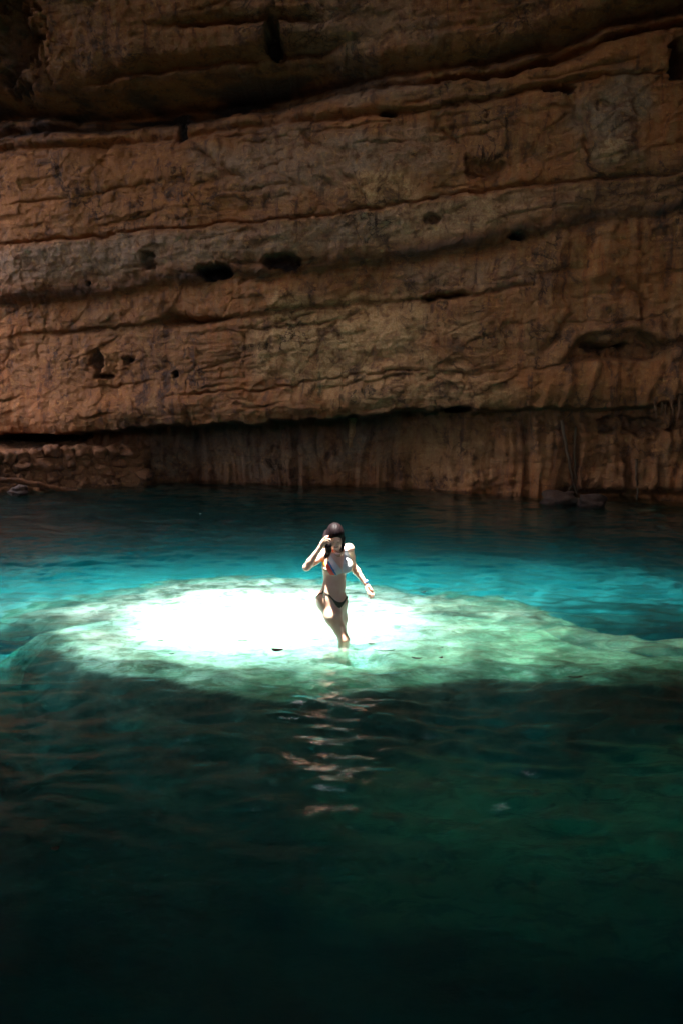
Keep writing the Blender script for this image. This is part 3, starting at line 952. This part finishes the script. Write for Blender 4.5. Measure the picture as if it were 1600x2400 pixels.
def patch(name, A, B, mat, n=44, m=30, off=.006, it=1):
    """cloth lying on the body between two edges"""
    A, B = smooth_line(A, n, it), smooth_line(B, n, it)
    V, F = [], grid_faces(n, m)
    uv = []
    for i in range(n):
        for j in range(m):
            t = j / (m - 1)
            X, Y = A[i] * (1 - t) + B[i] * t
            edge = min(j, m - 1 - j, i, n - 1 - i)
            V.append(hit(X, Y, off if edge > 0 else -.001)); uv.append((X, Y))
    V = np.array([tuple(v) for v in V]).reshape(n, m, 3)
    for _ in range(3):
        W = V.copy()
        W[1:-1, 1:-1] = (V[1:-1, 1:-1] * 2 + V[:-2, 1:-1] + V[2:, 1:-1] + V[1:-1, :-2] + V[1:-1, 2:]) / 6
        V = W
    o = mesh_obj(name, V.reshape(-1, 3), F, mat, body)
    return o, np.array(uv)

def tube_mesh(name, P, r, mat, parent, seg=8, flat=1.0):
    P = np.array([tuple(p) for p in P], float); n = len(P)
    rr = np.full(n, r) if np.isscalar(r) else np.asarray(r)
    Tn = np.gradient(P, axis=0); Tn /= np.linalg.norm(Tn, axis=1)[:, None] + 1e-9
    up = np.array([0, -1., .2]); V = []
    for i in range(n):
        a = np.cross(Tn[i], up); a /= np.linalg.norm(a) + 1e-9; b = np.cross(a, Tn[i])
        for k in range(seg):
            th = 2 * math.pi * k / seg
            V.append(P[i] + rr[i] * (a * math.cos(th) + b * math.sin(th) * flat))
    F = [[i * seg + k, i * seg + (k + 1) % seg, (i + 1) * seg + (k + 1) % seg, (i + 1) * seg + k] for i in range(n - 1) for k in range(seg)]
    F += [list(range(seg))[::-1], [(n - 1) * seg + k for k in range(seg)]]
    if name is None:
        return V, F
    return mesh_obj(name, V, F, mat, parent)

def cloth(name, col, rough=.75):
    t = NT(name)
    w = t.noise(t.obj(), 500, 2)
    t.principled(t.mix(t.ramp(w, .3, .7, 0, .15), col, tuple(c * .8 for c in col)), rough, t.bump(w, .2, .001))
    return t.m

def stripes():
    t = NT("striped_cloth")
    s = t.attr('stripe')
    c = t.mix(t.ramp(s, .49, .51), (0.72, 0.73, 0.74), (0.02, 0.22, 0.50))
    c = t.mix(t.ramp(s, 1.49, 1.51), c, (0.75, 0.065, 0.05))
    t.principled(c, .7)
    return t.m
WHITE, OLIVE, ORANGE = cloth("white_cloth", (0.78, 0.79, 0.80)), cloth("olive_cloth", (0.035, 0.036, 0.022)), cloth("orange_cloth", (0.72, 0.27, 0.03))
CREAM = cloth("cream_cloth", (0.68, 0.55, 0.36))

top, uv = patch("bikini_top", [(646, 690), (640, 770), (632, 815), (592, 895), (610, 960), (640, 1020), (668, 1055)],
                [(656, 690), (710, 770), (760, 842), (865, 975), (858, 1005), (830, 1030), (790, 1056)], stripes())
lo_ = (uv[:, 0] - 645) * (1055 - 818) - (uv[:, 1] - 818) * (780 - 645)      # across the blue stripe's upper edge
lo_ = lo_ / math.hypot(237, 135)
vattr(top, 'stripe', np.where(lo_ > 2, 0.0, np.where(lo_ > -27, 1.0, 2.0)))
top["label"] = "white bikini cup with a red and a blue diagonal stripe"
cup, _ = patch("bikini_cup", [(903, 512), (903, 640), (893, 780), (872, 925), (862, 980), (868, 1005), (905, 1032)],
               [(926, 512), (948, 640), (1000, 760), (1034, 850), (1034, 930), (1010, 985), (955, 1034)], WHITE)
band, _ = patch("side_band", [(515, 905), (560, 915), (600, 940), (625, 985)], [(522, 940), (560, 975), (610, 1010), (655, 1045)], CREAM, 20, 10)
side, _ = patch("side_panel", [(512, 790), (508, 830), (520, 890)], [(552, 785), (580, 850), (588, 905)], ORANGE, 20, 12)
side["label"] = "orange side panel of the bikini top"
tube_mesh("strap", [hit(X, Y, .003) for X, Y in smooth_line([(650, 700), (668, 665), (700, 630)], 8)], .004, WHITE, body, flat=.5)
tube_mesh("strap", [hit(X, Y, .003) for X, Y in smooth_line([(830, 1030), (858, 1000), (880, 1012)], 10)], .0045, WHITE, body, flat=.5)
bot, _ = patch("bikini_bottom", [(612, 1358), (660, 1388), (705, 1436), (750, 1478), (800, 1500), (850, 1508), (890, 1488), (915, 1455), (942, 1406)],
               [(612, 1374), (660, 1412), (712, 1478), (757, 1550), (797, 1596), (830, 1614), (862, 1582), (912, 1510), (948, 1416)], OLIVE, 60, 18)
tube_mesh("waist_string", [hit(X, Y, .003) for X, Y in smooth_line([(616, 1366), (565, 1354), (500, 1360), (458, 1400), (436, 1450)], 24)], .006, OLIVE, body, flat=.6)
for (pts) in (((560, 1350), (545, 1332), (572, 1325), (585, 1345), (560, 1352)), ((566, 1352), (560, 1400), (566, 1440)), ((572, 1352), (584, 1400), (576, 1438)),
              ((945, 1408), (972, 1400), (964, 1418), (946, 1412)), ((946, 1412), (940, 1430), (938, 1450))):
    P = [hit(X, Y, .007) for X, Y in smooth_line(pts, 12, 1)]
    tube_mesh("tie_string", P, .0055, OLIVE, body, flat=.6)
g = NT("gold"); g.principled((0.85, 0.60, 0.28), .25, Metallic=1.0); GOLD = g.m
for pts in (((700, 640), (745, 705), (800, 748), (835, 735), (875, 640)), ((740, 620), (790, 672), (838, 680), (872, 618))):
    ne = tube_mesh("necklace", [hit(X, Y, .002) for X, Y in smooth_line(pts, 40)], .0016, GOLD, body, seg=6)
    mid = hit(*(pts[2] if len(pts) == 4 else pts[3]), .004)
    bm = bmesh.new(); bmesh.ops.create_icosphere(bm, subdivisions=2, radius=.0055, matrix=Matrix.Translation(mid)); me = bpy.data.meshes.new("pendant"); bm.to_mesh(me); bm.free()
    po = bpy.data.objects.new("pendant", me); C.objects.link(po); me.materials.append(GOLD); po.parent = ne

# wristband
wr, el = CX(1262, 1172, -.082), CX(1060, 940, -.125)
ax = (wr - el) / np.linalg.norm(wr - el); u = np.cross(ax, [0, 1, 0]); u /= np.linalg.norm(u); w = np.cross(ax, u)
V, F = [], []
prof = [(-.011, .0), (-.009, .0025), (0, .003), (.009, .0025), (.011, .0)]
for k in range(28):
    th = 2 * math.pi * k / 28
    for (z_, r_) in prof:
        V.append(wr + ax * z_ + (.0240 - .1 * z_ + r_) * (u * math.cos(th) + w * math.sin(th)))
n5 = len(prof)
F = [[k * n5 + j, k * n5 + j + 1, ((k + 1) % 28) * n5 + j + 1, ((k + 1) % 28) * n5 + j] for k in range(28) for j in range(n5 - 1)]
t = NT("wristband_paper")
t.principled(t.mix(t.attr('stripe'), (0.75, 0.80, 0.86), (0.06, 0.25, 0.75)), .5)
wb = mesh_obj("wristband", V, F, t.m, body)
vattr(wb, 'stripe', [1.0 if j in (0, 2, 3) else 0.0 for k in range(28) for j in range(n5)])
wb["label"] = "blue and white paper wristband"

# hair: a cap, two hanging falls and loose strands, one mesh
hf = Field((-.36, PY - .42, .72), (.14, PY + .22, 1.27), .0042)
L = HL_
hf.ell(L(0, .018, .038), (.083, .098, .089), .02, HM_)
hf.ell(L(0, .06, -.03), (.07, .06, .085), .03, HM_)
hf.ell(L(0, -.088, -.040), (.056, .075, .086), .012, HM_, sub=True)
for a_, b_ in (((.004, .03, .128), (.003, -.03, .118)), ((.003, -.03, .118), (.001, -.066, .092)), ((.001, -.066, .092), (0, -.085, .07))):
    hf.cone(L(*a_), L(*b_), .0045, .0045, .003, sub=True)
hf.cone(L(.064, -.01, .04), CX(884, 450, .09), .018, .014, .03)
hf.cone(CX(886, 430, .09), CX(882, 550, .07), .014, .015, .02)
hf.cone(CX(882, 550, .07), CX(862, 640, .07), .015, .007, .02)
hf.cone(L(-.060, -.01, .04), CX(612, 450, .15), .024, .026, .03)
hf.cone(CX(590, 330, .06), CX(568, 420, .12), .016, .018, .03)
hf.cone(CX(612, 450, .15), CX(634, 560, .16), .024, .034, .02)
hf.cone(CX(634, 560, .16), CX(640, 640, .135), .034, .030, .02)
hf.cone(CX(640, 640, .135), CX(615, 730, .115), .030, .010, .02)
hf.cone(CX(615, 730, .115), CX(590, 790, .10), .010, .003, .01)
HV, HF_ = hf.mesh()
HV, HF_ = HV.tolist(), HF_.tolist()
rh = random.Random(4)
def strand(pts, r=.0022):
    P = smooth_line(pts, 16, 1)
    V, F = tube_mesh(None, P, np.linspace(r, r * .35, 16), None, None, seg=5)
    b = len(HV); HV.extend([tuple(v) for v in V]); HF_.extend([[b + i for i in f] for f in F])
for k in range(70):
    a = rh.uniform(-1, 1); dz = rh.uniform(-.02, .03)
    strand([CX(612 + 34 * a, 470, .17 + dz), CX(634 + 50 * a, 560, .175 + dz * .6), CX(640 + 46 * a, 650, .15 + dz * .5), CX(612 + 40 * a + rh.uniform(-12, 12), 730 + rh.uniform(-30, 30), .12), CX(595 + 30 * a, 770 + rh.uniform(-30, 30), .105)])
for k in range(40):
    a = rh.uniform(-1, 1)
    strand([CX(885 + 20 * a, 430, .10), CX(882 + 22 * a, 540, .09), CX(862 + 26 * a, 620 + rh.uniform(-20, 20), .10), CX(845 + 30 * a, 655 + rh.uniform(-15, 20), .10)])
for k in range(30):
    a = rh.uniform(-1, 1)
    strand([CX(600 + 14 * a, 300, .06), CX(572 + 18 * a, 380, .11), CX(562 + 18 * a, 440, .15)], .0018)
def hair_material():
    t = NT("wet_hair")
    s = t.noise(t.obj(scale=(1, .2, .1)), 120, 3)
    c = t.mix(t.ramp(s, .35, .7), (0.004, 0.002, 0.003), (0.012, 0.006, 0.006))
    p = t.principled(c, .55, t.bump(s, .4, .0015), Specular_IOR_Level=.1)
    return t.m
hair = mesh_obj("hair", HV, HF_, hair_material(), body)
# ------------------------------------------------------------------ things along the far wall
def wall_at(px, py):
    Y = 21.5
    for _ in range(6):
        p = at(px, py, Y)
        Y = float(wall_relief(np.array([p.x]), np.array([p.z]))[0][0])
    return at(px, py, Y)

def flat_attrs(o, rust=.4, grey=.3, pale=.2, shade_stain=0.):
    n_ = len(o.data.vertices)
    for k, a in (('rust', rust), ('grey', grey), ('pale', pale), ('shade_stain', shade_stain)):
        vattr(o, k, np.full(n_, a))

def blob_mesh(c, r, seed, sub=3, square=.0, amp=.18):
    bm = bmesh.new(); bmesh.ops.create_icosphere(bm, subdivisions=sub, radius=1)
    P = np.array([v.co[:] for v in bm.verts]); F = [[v.index for v in f.verts] for f in bm.faces]; bm.free()
    if square:
        m = np.abs(P).max(1)[:, None]
        P = P * (1 - square) + P / m * square * .85
    P = P * (1 + amp * fbm(P[:, 0] * 1.3 + seed, P[:, 1] * 1.3, P[:, 2] * 1.3, 4)[:, None])
    return P * np.array(r) + np.array(c), F

# dry stone retaining wall at the left waterline
sw = bpy.data.objects.new("stone_wall", None); C.objects.link(sw)
A, B = at(-260, 1156, 21.3), at(338, 1130, 23.25)
A.z = B.z = 0
sw.location = A
tag(sw, "rough dry stone retaining wall standing at the waterline on the left of the cave", "stone wall")
D = (B - A); Lw = D.length; D.normalize(); Nw = Vector((D.y, -D.x, 0))        # towards the viewer
V, F = [], []
rs = random.Random(12)
def add(P, Fc):
    b = len(V); V.extend(P.tolist()); F.extend([[b + i for i in f] for f in Fc])
zrow = -.35
while zrow < .74:
    hrow = rs.uniform(.2, .36); s_ = -.1
    while s_ < Lw:
        w_ = rs.uniform(.16, .5)
        P, Fc = blob_mesh((0, 0, 0), (w_ * .54, .19, hrow * .56), rs.uniform(0, 99), 3, .45, .42)
        a = rs.uniform(-.35, .35)
        P[:, 0], P[:, 2] = P[:, 0] * math.cos(a) - P[:, 2] * math.sin(a), P[:, 0] * math.sin(a) + P[:, 2] * math.cos(a)
        c = D * (s_ + w_ / 2) + Nw * rs.uniform(-.05, .06) + Vector((0, 0, zrow + hrow / 2 + rs.uniform(-.07, .07)))
        Q = P[:, :1] * np.array(D) + P[:, 1:2] * np.array(Nw) + P[:, 2:3] * np.array((0, 0, 1)) + np.array(c)
        add(Q, Fc); s_ += w_ * .97
    zrow += hrow * .93
ma = mesh_obj("masonry", V, F, ROCK, sw)
flat_attrs(ma, .75, .1, .0, .35)
pass
u, v = np.meshgrid(np.linspace(-.02, 1.0, 150), np.linspace(0, 1, 34), indexing='ij')
Pt = np.array(D)[None, None] * (u * Lw)[..., None] + np.array(Nw)[None, None] * (.20 - 1.9 * v)[..., None]
Pt[..., 2] = .72 + .22 * v + .05 * fbm(Pt[..., 0] * 2, Pt[..., 1] * 2, Pt[..., 2], 4) + .03 * fbm(u * 60, v * 20, u * 0, 3) - .9 * sstep(.06, 0, v) - .10 * u
Pt[..., :2] += .03 * fbm(u * 30, v * 4, u * 0 + 5, 3)[..., None]
tp = mesh_obj("ledge", Pt.reshape(-1, 3), grid_faces(150, 34), ROCK, sw); flat_attrs(tp, .5, .2, 0, .25)
# low sloping kerb in front of it
Pk = [at(px, py, Y) - A for px, py, Y in ((-120, 1112, 21.0), (0, 1124, 21.2), (70, 1131, 21.5), (150, 1149, 21.9), (185, 1153, 22.1))]
Vk, Fk = tube_mesh(None, smooth_line([tuple(p) for p in Pk], 40, 1), .055, None, None, seg=12)
Vk = np.array(Vk); Vk += .03 * np.stack([fbm(Vk[:, 0] * 4, Vk[:, 1] * 4, Vk[:, 2] * 4 + s, 3) for s in (0, 9, 18)], 1)
kb = mesh_obj("kerb", Vk, Fk, ROCK, sw); flat_attrs(kb, .9, 0, .0, .45)

# loose rocks
for i, (px, py, Y, r, lab) in enumerate(((178, 1058, 22.9, .13, "pale loose rock lying on top of the stone wall's ledge, left of the bather"),
                                    (197, 1062, 23.0, .08, "smaller reddish rock beside the pale one on the stone wall's ledge"),
                                    (1305, 1172, 19.9, .26, "wet flat rock at the waterline below the thin hanging roots"),
                                    (1385, 1176, 19.6, .22, "dark rounded rock half under water right of the hanging roots"),
                                    (45, 1150, 21.0, .16, "small rock at the water's edge under the kerb of the stone wall"))):
    c = at(px, py, Y)
    P, Fc = blob_mesh((0, 0, 0), (r * 1.3, r, r * .7), 3.3 * i, 3, .3, .5)
    o = mesh_obj("rock", P, Fc, ROCK); o.location = c; flat_attrs(o, .4, .3, .5 if i == 0 else .1, .0 if i < 2 else .85)
    tag(o, lab, "rock", "loose rocks along the waterline")

# stalactites
def stalactite(px, py0, py1, r, lab, seed, pale=.5):
    a = wall_at(px, py0 - 8); a.y -= .04
    h = (py1 - py0) / 110
    n_, sg = 26, 16
    P = []
    for i in range(n_):
        t_ = i / (n_ - 1)
        rr = r * (1 - t_) ** .75 * (1 + .16 * math.sin(t_ * 19 + seed)) + .006
        for k in range(sg):
            th = 6.283 * k / sg
            f_ = rr * (1 + .16 * math.sin(3 * th + seed) + .08 * math.sin(7 * th + 2 * seed))
            P.append((f_ * math.cos(th) + .02 * math.sin(t_ * 5 + seed), f_ * math.sin(th), .12 - t_ * (h + .12)))
    Fc = [[i * sg + k, i * sg + (k + 1) % sg, (i + 1) * sg + (k + 1) % sg, (i + 1) * sg + k] for i in range(n_ - 1) for k in range(sg)]
    Fc += [list(range(sg)), [(n_ - 1) * sg + k for k in range(sg)][::-1]]
    o = mesh_obj("stalactite", P, Fc, ROCK); o.location = a
    flat_attrs(o, .4, .3, pale, 0 if pale else .45)
    tag(o, lab, "stalactite", "stalactites on the far wall")
stalactite(822, 1000, 1088, .085, "long pale stalactite hanging alone under the overhang, straight above the bather", 1, .7)
for i, (px, a_, b_, r) in enumerate(((1535, 952, 985, .045), (1548, 950, 990, .05), (1560, 950, 978, .04), (1573, 948, 984, .05), (1588, 948, 992, .05))):
    stalactite(px, a_, b_ - 9 * (i % 2), r * .6, ("first", "second", "middle", "fourth", "last")[i] + " from the left of five short stalactites at the right edge", 2.2 * i + 3, 0)

# thin roots hanging to the water
def root(pts, r, lab, fork=None):
    P = [wall_at(px, py) + Vector((0, -.10, 0)) for px, py in pts]
    b = P[0].copy()
    P = smooth_line([tuple(p - b) for p in P], 40, 1)
    P = P + .007 * np.stack([np.sin(np.arange(40) * .7), np.cos(np.arange(40) * .5), np.zeros(40)], 1)
    V, F = tube_mesh(None, P, np.linspace(r, r * .7, 40), None, None, seg=8)
    if fork:
        for q in fork:
            Q = smooth_line([tuple(P[34]), tuple(np.array(at(*q, (P[34] + np.array(b))[1] - .05)) - np.array(b))], 10, 1)
            v2, f2 = tube_mesh(None, Q, np.linspace(r * .7, r * .3, 10), None, None, seg=8)
            n0 = len(V); V += v2; F += [[n0 + i for i in f] for f in f2]
    t = NT("root_bark"); t.principled(t.mix(t.noise(t.obj(), 30, 4), (0.20, 0.11, 0.055), (0.09, 0.05, 0.028)), .9, t.bump(t.noise(t.obj(), 60, 3), .5, .01))
    o = mesh_obj("hanging_root", V, F, t.m); o.location = b
    tag(o, lab, "root", "roots hanging down the far wall")
root([(1313, 985), (1322, 1040), (1334, 1100), (1342, 1148)], .035, "pale slanting root that forks at its foot above the waterline on the right", [(1325, 1160), (1352, 1162), (1368, 1150)])
root([(1345, 1000), (1342, 1060), (1346, 1120), (1349, 1152)], .022, "thin upright root just right of the slanting forked one")
root([(1487, 1075), (1486, 1110), (1489, 1150), (1488, 1176)], .028, "dark upright root beside the fluted rock near the right edge")

# ------------------------------------------------------------------ leaves and twigs floating on the water
lt = NT("dead_leaf"); lt.principled(lt.mix(lt.noise(lt.obj(), 40, 3), (0.010, 0.007, 0.005), (0.022, 0.013, 0.008)), .8, Specular_IOR_Level=.1); LEAF = lt.m
pl = NT("bleached_leaf"); pl.principled((0.75, 0.74, 0.66), .6); PALE = pl.m
leaves = [(650, 1524, 28, 10, LEAF, "long dark curved leaf on the bright water, lower left of the bather"),
          (377, 1502, 14, 3, LEAF, "tiny brown leaf floating at the left end of the white light"),
          (569, 1502, 26, 3, LEAF, "thin grey twig in the white light, left of the bather"),
          (403, 1532, 12, 3, LEAF, "tiny dark leaf below the left end of the white light"),
          (735, 1498, 46, 2, LEAF, "long thin twig floating right at the bather's left foot side"),
          (869, 1513, 16, 4, LEAF, "small dark leaf just right of and below the bather's knee"),
          (976, 1544, 26, 4, LEAF, "narrow dark leaf, left of the pair on the green shelf right of the bather"),
          (1032, 1540, 11, 7, LEAF, "stubby black leaf, right of the pair on the green shelf"),
          (1035, 1523, 6, 4, LEAF, "black speck of leaf above the pair on the green shelf"),
          (900, 1527, 50, 2, LEAF, "faint long twig between the bather and the pair of leaves"),
          (991, 1388, 16, 3, LEAF, "dark sliver of leaf on the teal water right of the bather's hand"),
          (1348, 1582, 36, 4, LEAF, "long dark leaf over the front edge of the shelf on the right"),
          (130, 1991, 22, 12, LEAF, "dark leaf on the dark water at the lower left"),
          (227, 1431, 5, 4, PALE, "white fleck floating on the pale blue water at the left"),
          (470, 1205, 5, 5, PALE, "white fleck on the dark water near the far wall")]
rl = random.Random(3)
for px, py, w_, h_, m_, lab in leaves:
    p = on_z(px, py, 0.004)
    p.z = float(wave(np.array([p.x]), np.array([p.y]))[0]) + .006
    s_ = p.y * 1.03 / 2400
    Lx, Ly = w_ * s_ / 2, min(h_ * s_ / 2 * 2.2, w_ * s_ * .4)
    V, F = [], []
    n_ = 12
    ang = rl.uniform(-.25, .5)
    for i in range(n_):
        t_ = -1 + 2 * i / (n_ - 1)
        wd = Ly * (1 - t_ * t_) ** .6 + .001
        cy_ = .25 * Lx * (t_ * t_ - .5)
        for j in (-1, -.4, .4, 1):
            V.append((t_ * Lx * math.cos(ang) - (cy_ + wd * j) * math.sin(ang), t_ * Lx * math.sin(ang) + cy_ + wd * j, .003 * abs(j) + .005 * t_ * t_))
    F = grid_faces(n_, 4).tolist()
    top_n = len(V)
    V += [(a, b, c - .0025) for a, b, c in V]
    F += [[i + top_n for i in f][::-1] for f in F]
    o = mesh_obj("leaf", V, F, m_); o.location = p
    tag(o, lab, "leaf", "leaves and twigs floating on the pool")
